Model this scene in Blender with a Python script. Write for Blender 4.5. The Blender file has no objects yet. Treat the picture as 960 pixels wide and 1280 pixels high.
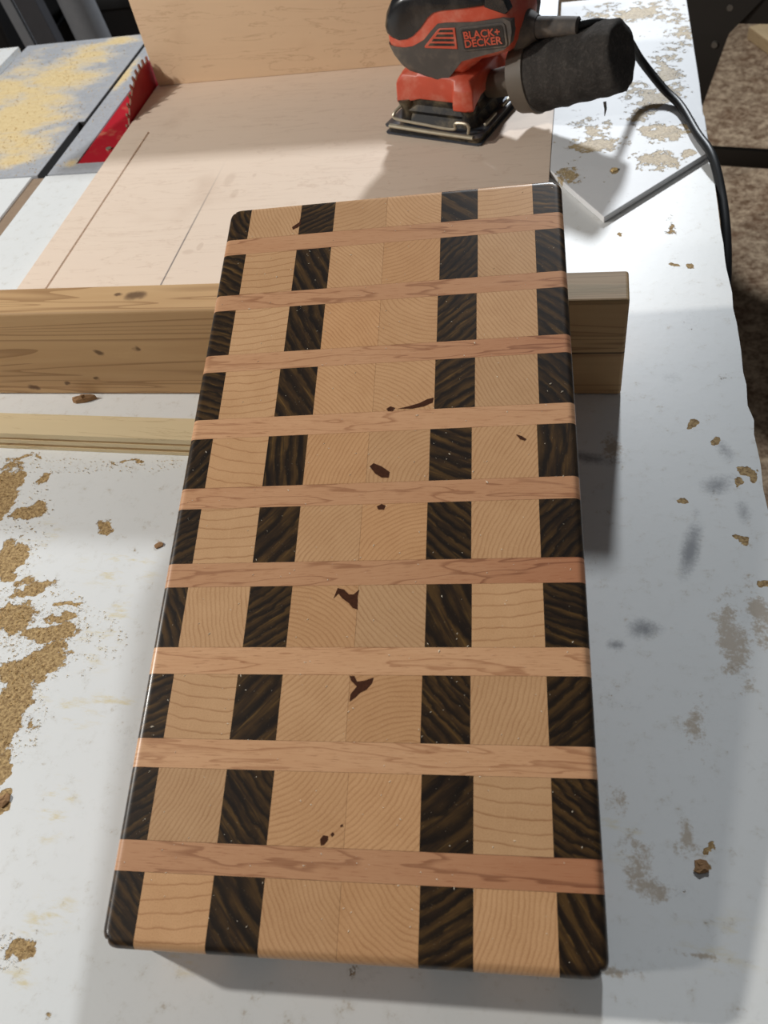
import bpy, bmesh, math, random
from mathutils import Vector, Matrix
from mathutils import noise as mnoise
random.seed(7)
C = bpy.context.scene.collection
S = bpy.context.scene
# ---------------------------------------------------------------- camera
F = 1029.2
RC = Matrix(((0.97610413, 0.15846813, -0.14868952), (0.03194943, -0.7814698, -0.62312454), (-0.21494175, 0.60348389, -0.76785887)))
H = 0.44                                            # lens height over the bench top (z = 0)
cd = bpy.data.cameras.new('camera'); cam = bpy.data.objects.new('camera', cd); C.objects.link(cam)
m = Matrix((RC[0], -RC[1], -RC[2])).transposed().to_4x4(); m.translation = (0, 0, H); cam.matrix_world = m
cd.sensor_fit = 'HORIZONTAL'; cd.sensor_width = 36; cd.lens = F/960*36; cd.clip_start = .02
cd.dof.use_dof = True; cd.dof.focus_distance = .56; cd.dof.aperture_fstop = 18
S.camera = cam
# ---------------------------------------------------------------- light and exposure
S.view_settings.view_transform = 'Standard'; S.view_settings.look = 'None'
S.view_settings.gamma = 1; S.view_settings.use_curve_mapping = False
S.view_settings.exposure = -0.03
wd = bpy.data.worlds.new('world'); S.world = wd; wd.use_nodes = True
wd.node_tree.nodes['Background'].inputs[0].default_value = (.95, .96, 1, 1)
wd.node_tree.nodes['Background'].inputs[1].default_value = .085
def lamp(name, loc, target, power, size, col):
    l = bpy.data.lights.new(name, 'AREA'); l.shape = 'DISK'; l.size = size; l.energy = power; l.color = col
    o = bpy.data.objects.new(name, l); C.objects.link(o); o.location = loc
    o.rotation_euler = (Vector(target)-Vector(loc)).to_track_quat('-Z', 'Y').to_euler()
lamp('shop_lamp_side', (-1.75, .24, 1.10), (-.15, .35, 0), 23.5, .09, (1, .965, .91))
lamp('front_fill_light', (-1.70, -.55, 1.25), (-.1, .4, 0), 8, .14, (1, .97, .93))  # added fill light, brightens the left part of the timber's front face
lamp('shop_lamp_back', (.12, 2.90, 1.43), (0, .45, 0), 58, .20, (.90, .95, 1))

# ---------------------------------------------------------------- helpers
def W(px, py, z=0.0):                               # the point of the plane z seen at a place of the photograph
    d = RC.transposed() @ Vector(((px-480)/F, (py-640)/F, 1)); t = (z-H)/d.z
    return Vector((0, 0, H)) + t*d
class MB:
    def __init__(s): s.v = []; s.f = []; s.m = []
    def add(s, vs, fs, mi=0):
        o = len(s.v); s.v += [tuple(p) for p in vs]; s.f += [tuple(i+o for i in q) for q in fs]; s.m += [mi]*len(fs); return s
    def box(s, a, b, mi=0, top=None):
        x0, y0, z0 = a; x1, y1, z1 = b
        s.add([(x0,y0,z0),(x1,y0,z0),(x1,y1,z0),(x0,y1,z0),(x0,y0,z1),(x1,y0,z1),(x1,y1,z1),(x0,y1,z1)],
              [(3,2,1,0),(4,5,6,7),(0,1,5,4),(1,2,6,5),(2,3,7,6),(3,0,4,7)], mi); return s
    def prism(s, poly, z0, z1, mi=0):
        n = len(poly)
        s.add([(x,y,z0) for x,y in poly]+[(x,y,z1) for x,y in poly],
              [tuple(range(n-1,-1,-1)), tuple(range(n,2*n))]+[(i,(i+1)%n,n+(i+1)%n,n+i) for i in range(n)], mi); return s
    def rings(s, rs, mi=0, caps=True):               # loft of equal closed rings
        n = len(rs[0]); vs = [p for r in rs for p in r]; fs = []
        for k in range(len(rs)-1):
            for i in range(n):
                fs.append((k*n+i, k*n+(i+1)%n, (k+1)*n+(i+1)%n, (k+1)*n+i))
        if caps: fs += [tuple(range(n-1,-1,-1)), tuple(range((len(rs)-1)*n, len(rs)*n))]
        return s.add(vs, fs, mi)
    def tube(s, pts, r, n=10, mi=0):
        pts = [Vector(p) for p in pts]; rs = []
        up = Vector((0,0,1)); prev = None
        for i, p in enumerate(pts):
            t = (pts[min(i+1,len(pts)-1)]-pts[max(i-1,0)]).normalized()
            if prev is None:
                a = t.cross(up)
                if a.length < .1: a = t.cross(Vector((0,1,0)))
                a.normalize()
            else: a = (prev - t*prev.dot(t)).normalized()
            prev = a; b = t.cross(a); rr = r[i] if isinstance(r, (list, tuple)) else r
            rs.append([p + rr*(math.cos(q)*a+math.sin(q)*b) for q in [2*math.pi*k/n for k in range(n)]])
        return s.rings(rs, mi)
    def build(s, name, mats, parent=None, bevel=0, seg=2, smooth=35, fix=True):
        me = bpy.data.meshes.new(name); me.from_pydata(s.v, [], s.f)
        mats = mats if isinstance(mats, (list, tuple)) else [mats]
        for q in mats: me.materials.append(q)
        me.polygons.foreach_set('material_index', s.m); me.update()
        if fix:
            b = bmesh.new(); b.from_mesh(me); bmesh.ops.recalc_face_normals(b, faces=b.faces); b.to_mesh(me); b.free()
        if smooth:
            me.polygons.foreach_set('use_smooth', [True]*len(me.polygons)); me.set_sharp_from_angle(angle=math.radians(smooth))
        o = bpy.data.objects.new(name, me); C.objects.link(o)
        if parent: o.parent = parent
        if bevel:
            mo = o.modifiers.new('bevel', 'BEVEL'); mo.width = bevel; mo.segments = seg; mo.limit_method = 'ANGLE'; mo.harden_normals = False
        return o
def tag(o, label=None, cat=None, group=None, kind=None):
    for k, val in (('label',label),('category',cat),('group',group),('kind',kind)):
        if val: o[k] = val
    return o
def empty(name, loc=(0,0,0)):
    o = bpy.data.objects.new(name, None); C.objects.link(o); o.location = loc; o.empty_display_size = .05; return o
def spline(pts, k=8):
    pts = [Vector(p) for p in pts]; out = []
    for i in range(len(pts)-1):
        p0 = pts[max(i-1,0)]; p1 = pts[i]; p2 = pts[i+1]; p3 = pts[min(i+2,len(pts)-1)]
        for j in range(k):
            t = j/k; out.append(.5*((2*p1)+(p2-p0)*t+(2*p0-5*p1+4*p2-p3)*t*t+(3*p1-p0-3*p2+p3)*t**3))
    return out+[pts[-1]]

# ---------------------------------------------------------------- material helpers
class NT:
    def __init__(s, name):
        s.mat = bpy.data.materials.new(name); s.mat.use_nodes = True; s.t = s.mat.node_tree
        s.b = s.t.nodes['Principled BSDF']
    def n(s, kind, **kw):
        q = s.t.nodes.new(kind)
        for k, val in kw.items(): setattr(q, k, val)
        return q
    def set(s, sock, val):
        if isinstance(val, bpy.types.NodeSocket): s.t.links.new(val, sock)
        else: sock.default_value = val
    def math(s, op, a, b=0.0, c=None, clamp=False):
        q = s.n('ShaderNodeMath', operation=op, use_clamp=clamp); s.set(q.inputs[0], a); s.set(q.inputs[1], b)
        if c is not None: s.set(q.inputs[2], c)
        return q.outputs[0]
    def step(s, x, lo, hi):
        q = s.n('ShaderNodeMapRange', interpolation_type='SMOOTHSTEP'); s.set(q.inputs[0], x)
        s.set(q.inputs[1], lo); s.set(q.inputs[2], hi); return q.outputs[0]
    def mix(s, fac, a, b, mode='MIX'):
        q = s.n('ShaderNodeMix', data_type='RGBA', blend_type=mode)
        s.set(q.inputs[0], fac)
        for i, val in ((6,a),(7,b)):
            s.set(q.inputs[i], val if isinstance(val, bpy.types.NodeSocket) else (*val, 1)[:4])
        return q.outputs[2]
    def obj(s): return s.n('ShaderNodeTexCoord').outputs['Object']
    def map(s, vec, scale=(1,1,1), loc=(0,0,0), rot=(0,0,0), kind='POINT'):
        q = s.n('ShaderNodeMapping', vector_type=kind); s.set(q.inputs[0], vec)
        q.inputs['Location'].default_value = loc; q.inputs['Rotation'].default_value = rot; q.inputs['Scale'].default_value = scale
        return q.outputs[0]
    def noise(s, vec, scale, detail=3, rough=.55, dist=0):
        q = s.n('ShaderNodeTexNoise'); s.set(q.inputs['Vector'], vec); q.inputs['Scale'].default_value = scale
        q.inputs['Detail'].default_value = detail; q.inputs['Roughness'].default_value = rough; q.inputs['Distortion'].default_value = dist
        return q.outputs['Fac']
    def length(s, vec):
        q = s.n('ShaderNodeVectorMath', operation='LENGTH'); s.set(q.inputs[0], vec); return q.outputs['Value']
    def sep(s, vec):
        q = s.n('ShaderNodeSeparateXYZ'); s.set(q.inputs[0], vec); return q.outputs
    def comb(s, x, y, z=0.0):
        q = s.n('ShaderNodeCombineXYZ')
        for i, val in enumerate((x,y,z)): s.set(q.inputs[i], val)
        return q.outputs[0]
    def blobs(s, vec, lst):                          # lst: (x, y, rx, ry, rot, strength): the highest of soft ellipses
        out = None
        for x, y, rx, ry, rot, st in lst:
            mp = s.map(vec, (rx, ry, 1e3), (x, y, 0), (0, 0, rot), 'TEXTURE')
            q = s.math('MULTIPLY_ADD', s.length(mp), -st, st)
            out = q if out is None else s.math('MAXIMUM', out, q)
        return s.math('MAXIMUM', out, 0.0)
    def bump(s, h, strength=.2, dist=.001):
        q = s.n('ShaderNodeBump'); q.inputs['Strength'].default_value = strength; q.inputs['Distance'].default_value = dist
        s.set(q.inputs['Height'], h); s.set(s.b.inputs['Normal'], q.outputs[0])
    def done(s, col=None, rough=.5, metal=0, spec=.5, coat=0):
        if col is not None: s.set(s.b.inputs['Base Color'], col if isinstance(col, bpy.types.NodeSocket) else (*col,1)[:4])
        s.set(s.b.inputs['Roughness'], rough); s.set(s.b.inputs['Metallic'], metal); s.set(s.b.inputs['Specular IOR Level'], spec)
        s.set(s.b.inputs['Coat Weight'], coat); s.b.inputs['Coat Roughness'].default_value = .12
        return s.mat
def hexc(h):
    return tuple(((c/255+.055)/1.055)**2.4 if c/255 > .04045 else c/255/12.92 for c in h)
def plain(name, col, rough=.5, metal=0, var=.12, scale=60, spec=.5, dust=None, bump=0):
    t = NT(name); v = t.obj(); n = t.noise(v, scale, 4)
    c = t.mix(n, tuple(x*(1-var) for x in col), tuple(min(1,x*(1+var)) for x in col))
    if dust:
        dcol, amt = dust
        c = t.mix(t.math('MULTIPLY', t.step(t.noise(v, scale*.5, 5, .65), .45, .72), amt), c, dcol)
    if bump: t.bump(n, bump)
    return t.done(c, rough, metal, spec)

def bl(lst, z=0):                                   # stains given by where the photograph shows them: px, py, half sizes in px, turn, strength
    o = []
    for e in lst:
        px, py, a, b = e[:4]; rot = e[4] if len(e) > 4 else 0; st = e[5] if len(e) > 5 else 1
        p = W(px, py, z); o.append((p.x, p.y, abs((W(px+a,py,z)-p).length)*1.1, abs((W(px,py+b,z)-p).length)*1.1, rot, st))
    return o
def white_paint(name):
    t = NT(name); v = t.obj()
    nf = t.noise(v, 90, 6, .7); nm = t.noise(v, 26, 5, .62); nl = t.noise(v, 6, 3); nx = t.noise(v, 420, 3, .7)
    base = t.mix(nl, hexc((218,220,218)), hexc((232,233,232)))
    base = t.mix(t.math('MULTIPLY', t.step(nf, .5, .8), .45), base, hexc((190,186,174)))
    # faint yellow glue drips and scuffs
    yel = t.blobs(v, bl([(130,790,40,60),(150,710,70,28),(70,1010,30,60),(60,1150,40,60),(70,890,70,30),(140,880,40,25),(40,690,40,50),(20,1230,30,30),(230,1200,40,25),(900,1180,80,60,0,.5),(780,1040,40,50,0,.6)]))
    ystr = t.step(t.noise(t.map(v, (1,3.2,1), (0,0,0), (0,0,.5)), 38, 6, .7), .5, .7)
    base = t.mix(t.math('MULTIPLY', t.math('MULTIPLY', t.step(yel, .0, .7), ystr), .75), base, hexc((214,196,140)))
    # worn grey brown stains
    st = t.blobs(v, bl([(915,800,30,75,.1,1),(948,770,22,60,0,.9),(800,1085,32,50,.2,.9),(822,1115,22,20,0,1),(858,1050,18,30,0,.9),(780,1000,18,25,0,.8),(870,905,22,60,0,.7),(765,560,16,22,0,1.1),(760,1215,60,9,0,.7),(880,1195,60,8,0,.6),(700,560,10,10,0,.3),(90,470,6,6,0,.3)]))
    base = t.mix(t.math('MULTIPLY', t.step(t.math('ADD', st, t.math('ADD', t.math('MULTIPLY_ADD', nf, 2.4, -1.25), t.math('MULTIPLY_ADD', nx, 1.2, -.6))), .2, .75), .6), base, hexc((158,132,94)))
    # black rubber smudges
    sm = t.blobs(v, bl([(862,690,16,52,-.25,1),(806,787,30,18,.1,1),(770,806,18,10,0,.8),(905,562,16,22,.4,.8),(897,607,34,15,.5,.9),(735,572,50,11,-.2,.9),(842,470,20,14,0,.4),(930,640,12,26,0,.5),(870,640,10,16,0,.5)]))
    base = t.mix(t.math('MULTIPLY', t.step(t.math('ADD', sm, t.math('ADD', t.math('MULTIPLY_ADD', nm, 1.3, -.65), t.math('MULTIPLY_ADD', nx, .6, -.3))), .1, .95), .72), base, hexc((88,90,98)))
    # places where the paint has flaked off
    vo = v; nz = t.n('ShaderNodeTexNoise'); t.set(nz.inputs['Vector'], v); nz.inputs['Scale'].default_value = 70; nz.inputs['Detail'].default_value = 5
    ma = t.n('ShaderNodeVectorMath', operation='MULTIPLY_ADD'); t.set(ma.inputs[0], nz.outputs['Color']); ma.inputs[1].default_value = (.022,.022,0); sb = t.n('ShaderNodeVectorMath', operation='ADD'); t.set(sb.inputs[0], v); sb.inputs[1].default_value = (-.011,-.011,0); t.set(ma.inputs[2], sb.outputs[0])
    pe = t.blobs(ma.outputs[0], bl([(843,331,6,3,0,3),(863,331,6,3,0,3),(938,594,9,9,0,2.4),(925,606,5,6,0,2),(894,551,8,7,0,2.6),(862,531,5,6,0,2.6),(853,627,6,6,0,2.2),(929,675,8,8,0,2.6),(952,730,7,6,0,2),(877,1085,9,10,0,2.8),(890,1066,5,5,0,1.6),
        (836,285,20,26,0,.42),(865,195,14,6,.5,1.4),(776,293,4,3,0,2),(4,1000,12,18,0,1.8),(20,1190,24,16,.4,.9),(130,660,16,10,.6,.8),(330-110,640,1,1,0,.1),
        (0,620,32,44,0,1.3),(38,640,34,18,.3,1.0),(8,700,32,40,0,1.25),(42,735,30,15,.2,1.0),(88,754,24,5,.1,1.1),(78,772,28,5,.1,1.0),(14,775,34,30,0,1.1),(62,792,50,14,.2,1.1),(38,832,58,24,.3,1.2),(8,890,30,75,0,1.35),(0,960,14,40,0,1.1),
        (50,572,60,5,0,.62),(160,578,50,5,0,.5),(56,598,12,8,.5,1.2)]))
    pk = t.step(t.math('ADD', pe, t.math('ADD', t.math('MULTIPLY_ADD', nm, 1.5, -.75), t.math('MULTIPLY_ADD', nf, 1.5, -.75))), .38, .46)
    bare = t.mix(t.step(nx, .3, .7), hexc((126,98,62)), hexc((198,168,118)))
    c = t.mix(pk, base, bare)
    t.bump(t.math('SUBTRACT', t.math('MULTIPLY', nf, .12), t.math('MULTIPLY', pk, t.math('MULTIPLY_ADD', nx, .8, .5))), .55, .0012)
    return t.done(c, t.math('MULTIPLY_ADD', pk, .4, .42), 0, .35)
M = {}
M['paint'] = white_paint('white_bench_paint')
def sheet_paint():
    t = NT('white_sheet_paint'); v = t.obj()
    nf = t.noise(v, 110, 6, .7); nm = t.noise(v, 30, 5, .62); nx = t.noise(v, 420, 3, .7)
    base = t.mix(nm, hexc((218,220,222)), hexc((232,233,234)))
    pe = t.blobs(v, bl([(812,120,48,28,0,.75),(835,90,34,44,0,.72),(828,165,40,19,0,1.1),(822,200,38,19,0,.95),(752,180,55,12,.1,1.0),(735,165,35,25,0,.7),(805,15,70,20,0,.78),(760,18,60,18,0,.6),(860,192,14,6,.5,1.6),(850,40,26,30,0,.6),(700,60,40,40,0,.45),(800,145,30,16,0,.8),(715,215,22,30,0,.6),(768,213,6,5,0,1.7)], .006))
    pk = t.step(t.math('ADD', pe, t.math('ADD', t.math('MULTIPLY_ADD', nm, 1.5, -.75), t.math('MULTIPLY_ADD', nf, 2.2, -1.1))), .40, .52)
    bare = t.mix(t.step(nx, .3, .7), hexc((160,138,104)), hexc((206,186,148)))
    c = t.mix(pk, base, bare)
    t.bump(t.math('SUBTRACT', t.math('MULTIPLY', nf, .15), t.math('MULTIPLY', pk, t.math('MULTIPLY_ADD', nx, .8, .5))), .6, .0012)
    return t.done(c, .5, 0, .35)
M['sheet'] = sheet_paint()
def plywood(name, light, dark, axis='x', strength=.5, pencil=None, stains=None):
    t = NT(name); v = t.obj()
    sc = (1,9,9) if axis == 'x' else (9,1,9)
    d = t.noise(t.map(v, (1.2,1.2,1.2)), 3, 2)
    w = t.noise(t.map(v, sc), 5, 6, .6, 1.6)
    ln = t.step(t.math('FRACT', t.math('MULTIPLY_ADD', w, 5.0, t.math('MULTIPLY', d, 3.0))), .86, 1.0)
    c = t.mix(t.noise(t.map(v, sc), 14, 5, .6), light, tuple(.86*a+.14*b for a, b in zip(light, dark)))
    c = t.mix(t.math('MULTIPLY', ln, strength), c, dark)
    c = t.mix(t.math('MULTIPLY', t.step(t.noise(v, 11, 5), .55, .78), .28), c, dark)
    if pencil:
        x0, y0, y1 = pencil; s = t.sep(v)
        l = t.math('SUBTRACT', 1.0, t.step(t.math('ABSOLUTE', t.math('SUBTRACT', s[0], x0)), .0004, .0012))
        l = t.math('MULTIPLY', t.math('MULTIPLY', l, t.step(s[1], y0, y0+.01)), t.step(s[1], y1, y1-.2))
        c = t.mix(t.math('MULTIPLY', l, .75), c, (.06,.06,.07))
    if stains:
        b = t.blobs(v, bl(stains, .0065)); c = t.mix(t.math('MULTIPLY', t.step(b, .05, .6), .18), c, hexc((150,118,92)))
    t.bump(w, .08, .0006)
    return t.done(c, .55, 0, .35)
M['sled'] = plywood('sled_plywood', hexc((232,212,192)), hexc((178,148,124)), 'x', .3, (-.381,.5,.85), [(287,224,8,10),(293,242,6,7),(318,219,2.5,2.5,0,2),(250,308,4,5,0,2),(235,315,9,4)])
M['fence'] = plywood('fence_plywood', hexc((226,196,162)), hexc((176,138,104)), 'x', .5)
M['ply_edge'] = plywood('ply_light', hexc((226,206,166)), hexc((170,140,92)), 'x', .35)
M['ply_dark'] = plywood('ply_core', hexc((186,152,104)), hexc((120,88,52)), 'x', .5)
def timber_mat():
    t = NT('timber_wood'); v = t.obj(); s = t.sep(v)
    g = t.noise(t.map(v, (1,14,16)), 4.5, 6, .62, 1.0)
    kn = t.blobs(v, [])if False else None
    wv = t.math('FRACT', t.math('MULTIPLY', t.noise(t.map(v, (.6,9,11)), 3.2, 2, .5, .8), 9.0))
    c = t.mix(g, hexc((182,142,98)), hexc((208,172,126)))
    c = t.mix(t.math('MULTIPLY', t.step(wv, .6, .98), .5), c, hexc((124,84,48)))
    dn = t.n('ShaderNodeTexNoise'); t.set(dn.inputs['Vector'], v); dn.inputs['Scale'].default_value = 120
    dm = t.n('ShaderNodeVectorMath', operation='MULTIPLY_ADD'); t.set(dm.inputs[0], dn.outputs['Color']); dm.inputs[1].default_value = (.008,.006,.006); db = t.n('ShaderNodeVectorMath', operation='ADD'); t.set(db.inputs[0], v); db.inputs[1].default_value = (-.004,-.003,-.003); t.set(dm.inputs[2], db.outputs[0]); vd = dm.outputs[0]
    # two knots and a few nail dents, on the top and front faces
    for x, y, z, r in ((-.328,.482,.0858,.010),(-.343,.484,.0858,.004),(-.415,.463,.012,.004),(-.385,.463,.018,.003),(-.37,.463,.046,.005),(-.335,.463,.049,.004),(-.25,.463,.047,.003),(-.45,.463,.008,.006)):
        q = t.length(t.map(vd, (r*.95, r*.6, r*.6), (x,y,z), (0,0,0), 'TEXTURE'))
        c = t.mix(t.math('MULTIPLY', t.math('SUBTRACT', 1.0, t.step(q, .45, 1.2)), .8), c, hexc((84,58,40)))
    # long shake along the middle of the edge
    zz = t.math('MULTIPLY_ADD', t.noise(v, 7, 2), .004, .0385)
    cr = t.math('SUBTRACT', 1.0, t.step(t.math('ABSOLUTE', t.math('SUBTRACT', s[2], zz)), .0003, .0011))
    c = t.mix(t.math('MULTIPLY', t.math('MULTIPLY', cr, t.step(s[0], -.12, -.02)), .85), c, (.03,.02,.012))
    # grey weathered end
    we = t.math('MULTIPLY', t.step(s[0], -.06, .01), t.step(s[2], .08, .086))
    c = t.mix(t.math('MULTIPLY', we, t.math('MULTIPLY_ADD', t.step(g, .4, .62), .5, .3)), c, hexc((150,128,84)))
    t.bump(g, .3, .0012)
    return t.done(c, .6, 0, .3)
M['timber'] = timber_mat()
def saw_top():
    t = NT('dusty_cast_iron'); v = t.obj()
    n1 = t.noise(v, 7, 6, .65, .5); n2 = t.noise(v, 160, 4, .7); nb = t.noise(t.map(v, (1,2.2,1)), 16, 5, .6)
    c = t.mix(n2, hexc((168,170,174)), hexc((214,217,222)))
    d = t.blobs(v, bl([(20,150,90,70,0,1.1),(70,100,80,40,0,1.0),(110,70,60,25,0,.9),(150,50,30,12,0,.8),(20,190,60,25,0,1.0),(0,120,60,60,0,1),(90,203,16,6,0,.8),(130,75,12,25,.6,.7),(155,95,10,25,0,1)], 0))
    k = t.step(t.math('ADD', d, t.math('MULTIPLY_ADD', nb, 1.7, -.75)), .3, .95)
    dc = t.mix(n2, hexc((196,164,104)), hexc((236,214,160)))
    c = t.mix(t.math('MULTIPLY', k, .92), c, dc)
    met = t.math('MULTIPLY_ADD', k, -.25, .25)
    t.bump(t.math('MULTIPLY', n2, k), .6, .002)
    return t.done(c, t.math('MULTIPLY_ADD', k, .5, .38), met, .5)
M['iron'] = saw_top()
M['iron_plain'] = plain('grey_cast_iron', hexc((110,112,114)), .5, .4)
M['slot_shade'] = plain('slot_shadow_steel', hexc((60,60,60)), .6, .3)  # shade inside the slot put into the colour as darkened steel
M['slot_wood'] = plain('bare_slot_wood', hexc((142,120,98)), .8, 0, .2, 120)
def red_paint():
    t = NT('dusty_red_paint'); v = t.obj()
    n = t.step(t.noise(v, 34, 6, .7), .52, .74)
    c = t.mix(t.math('MULTIPLY', n, .5), hexc((176,22,38)), hexc((206,150,112)))
    return t.done(c, .42, 0, .5)
M['red_plate'] = red_paint()
M['blade'] = plain('red_coated_blade', hexc((158,14,30)), .4, 0, .15, 40)
M['tooth'] = plain('sawdusty_blade_rim', hexc((132,96,74)), .7, 0, .4, 300)
M['cabinet'] = plain('dark_saw_cabinet', (.05,.05,.055), .6)
M['bench_wood'] = plywood('bench_frame_wood', hexc((170,140,104)), hexc((110,84,56)))
def floor_mat():
    t = NT('sawdust_floor'); v = t.obj()
    a = t.noise(v, 9, 6, .7); b = t.noise(v, 46, 6, .75); c3 = t.noise(v, 1.6, 3)
    c = t.mix(t.step(b, .3, .72), hexc((112,84,62)), hexc((226,200,168)))
    c = t.mix(t.math('MULTIPLY', t.step(a, .5, .68), .5), c, hexc((120,84,58)))
    c = t.mix(t.math('MULTIPLY', c3, .3), c, hexc((90,66,50)))
    t.bump(t.math('ADD', a, b), .8, .02)
    return t.done(c, .9, 0, .2)
M['floor'] = floor_mat()
M['wall'] = plain('dark_workshop_wall', (.06,.058,.055), .9)

# board woods: UV layer 'grain' = millimetres along and across the rings, 'ring' = (ring radius, ring spacing)
def wood_end(name, light, dark, kind):
    t = NT(name)
    g = t.n('ShaderNodeUVMap', uv_map='grain').outputs[0]; r = t.n('ShaderNodeUVMap', uv_map='ring').outputs[0]
    gs = t.sep(g); rs = t.sep(r); oi = t.n('ShaderNodeObjectInfo')
    off = t.n('ShaderNodeVectorMath', operation='MULTIPLY_ADD'); t.set(off.inputs[0], t.comb(oi.outputs['Random'], oi.outputs['Random'], 0.0))
    off.inputs[1].default_value = (900, 500, 0); t.set(off.inputs[2], g); gv = off.outputs[0]
    dist = t.length(t.comb(gs[0], t.math('SUBTRACT', gs[1], rs[0])))
    if kind == 'maple':
        wob = t.math('MULTIPLY', t.math('SUBTRACT', t.noise(gv, .055, 3, .5), .5), 5.0)
        ph = t.math('DIVIDE', t.math('ADD', dist, wob), rs[1]); fr = t.math('FRACT', ph)
        line = t.math('MULTIPLY', t.step(fr, t.math('SUBTRACT', 1.0, t.math('DIVIDE', 1.35, rs[1])), t.math('SUBTRACT', 1.0, t.math('DIVIDE', .3, rs[1]))), t.math('SUBTRACT', 1.0, t.step(fr, .95, 1.0)))
        tone = t.noise(gv, .045, 4, .6); fine = t.noise(gv, 1.6, 3, .7)
        c = t.mix(tone, light, tuple(a*b for a, b in zip(light, (.80,.74,.68))))
        c = t.mix(t.math('MULTIPLY', t.math('MULTIPLY_ADD', tone, .45, .14), t.step(fine, .42, .75)), c, dark)
        ray = t.step(t.noise(t.map(gv, (1.1,.09,1)), 1, 2, .5), .6, .75)
        c = t.mix(t.math('MULTIPLY', ray, .16), c, tuple(min(1,a*1.25) for a in light))
        c = t.mix(t.math('MULTIPLY', t.math('MULTIPLY', line, t.math('MULTIPLY_ADD', t.noise(gv, .12, 3), .9, t.math('MULTIPLY', t.step(rs[1], 3.5, 6.0), .3))), .75), c, dark)
    else:
        wob = t.math('MULTIPLY', t.math('SUBTRACT', t.noise(gv, .07, 4, .55), .5), 8.0)
        ph = t.math('DIVIDE', t.math('ADD', dist, wob), t.math('MULTIPLY', rs[1], 1.45)); fr = t.math('FRACT', ph)
        big = t.noise(t.map(gv, (.03,.22,1)), 1, 3, .6)
        line = t.math('MULTIPLY', t.step(fr, .15, .75), t.math('SUBTRACT', 1.0, t.step(fr, .82, 1.0)))
        gold = t.step(t.noise(t.map(gv, (.035,.5,1)), 1, 4, .65), .5, .78)
        c = t.mix(t.step(big, .35, .68), hexc((44,30,17)), hexc((80,57,28)))
        c = t.mix(t.math('MULTIPLY', gold, .55), c, hexc((136,102,50)))
        c = t.mix(t.math('MULTIPLY', line, .86), c, hexc((22,14,8)))
        c = t.mix(t.math('MULTIPLY', t.step(t.noise(gv, 2.2, 3, .8), .55, .8), .35), c, hexc((16,10,6)))
    c = t.mix(1.0, c, oi.outputs['Color'], 'MULTIPLY')
    sp = t.noise(gv, 1.1, 2, .9)                     # specks of fine sawdust stuck on the oil
    c = t.mix(t.math('MULTIPLY', t.step(sp, .70, .76), .75), c, hexc((228,210,182)))
    return t.done(c, .34, 0, .45, .12)
M['maple'] = wood_end('maple_end_grain', hexc((222,177,131)), hexc((158,106,66)), 'maple')
M['walnut'] = wood_end('dark_walnut_end_grain', None, None, 'walnut')
def wood_long():
    t = NT('alder_long_grain')
    g = t.n('ShaderNodeUVMap', uv_map='grain').outputs[0]; gs = t.sep(g); oi = t.n('ShaderNodeObjectInfo')
    r = t.n('ShaderNodeUVMap', uv_map='ring').outputs[0]; rs = t.sep(r)
    off = t.n('ShaderNodeVectorMath', operation='MULTIPLY_ADD'); t.set(off.inputs[0], t.comb(oi.outputs['Random'], oi.outputs['Random'], 0.0))
    off.inputs[1].default_value = (1900, 700, 0); t.set(off.inputs[2], g); gv = off.outputs[0]
    w = t.noise(t.map(gv, (.0065,.05,1)), 1, 3, .5, .4)
    fr = t.math('FRACT', t.math('MULTIPLY_ADD', w, 7.0, t.math('MULTIPLY', t.noise(t.map(gv, (.02,.3,1)), 1, 2), .6)))
    line = t.math('MULTIPLY', t.step(fr, .78, .94), t.math('SUBTRACT', 1.0, t.step(fr, .96, 1.0)))
    fs = t.noise(t.map(gv, (.05,2.2,1)), 1, 4, .7)
    fl = t.step(t.noise(t.map(gv, (.09,1.5,1)), 1, 3, .6), .55, .70)
    c = t.mix(t.noise(t.map(gv, (.02,.12,1)), 1, 4), hexc((222,176,134)), hexc((204,154,112)))
    c = t.mix(t.math('MULTIPLY', t.step(fs, .45, .75), .4), c, hexc((176,120,82)))
    c = t.mix(t.math('MULTIPLY', fl, .55), c, hexc((146,92,58)))
    c = t.mix(t.math('MULTIPLY', line, .45), c, hexc((146,88,54)))
    c = t.mix(t.math('MULTIPLY', rs[0], .7), c, t.mix(line, hexc((176,106,72)), hexc((122,58,36))))
    c = t.mix(1.0, c, oi.outputs['Color'], 'MULTIPLY')
    c = t.mix(t.math('MULTIPLY', t.step(t.noise(gv, .9, 2, .9), .69, .75), .75), c, hexc((232,208,178)))
    return t.done(c, .34, 0, .45, .12)
M['alder'] = wood_long()
M['knot'] = plain('dark_filled_knot', hexc((74,43,27)), .2, 0, .6, 500, .6)
M['knot_rim'] = plain('amber_knot_rim', hexc((176,112,62)), .3, 0, .2, 500)

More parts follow.
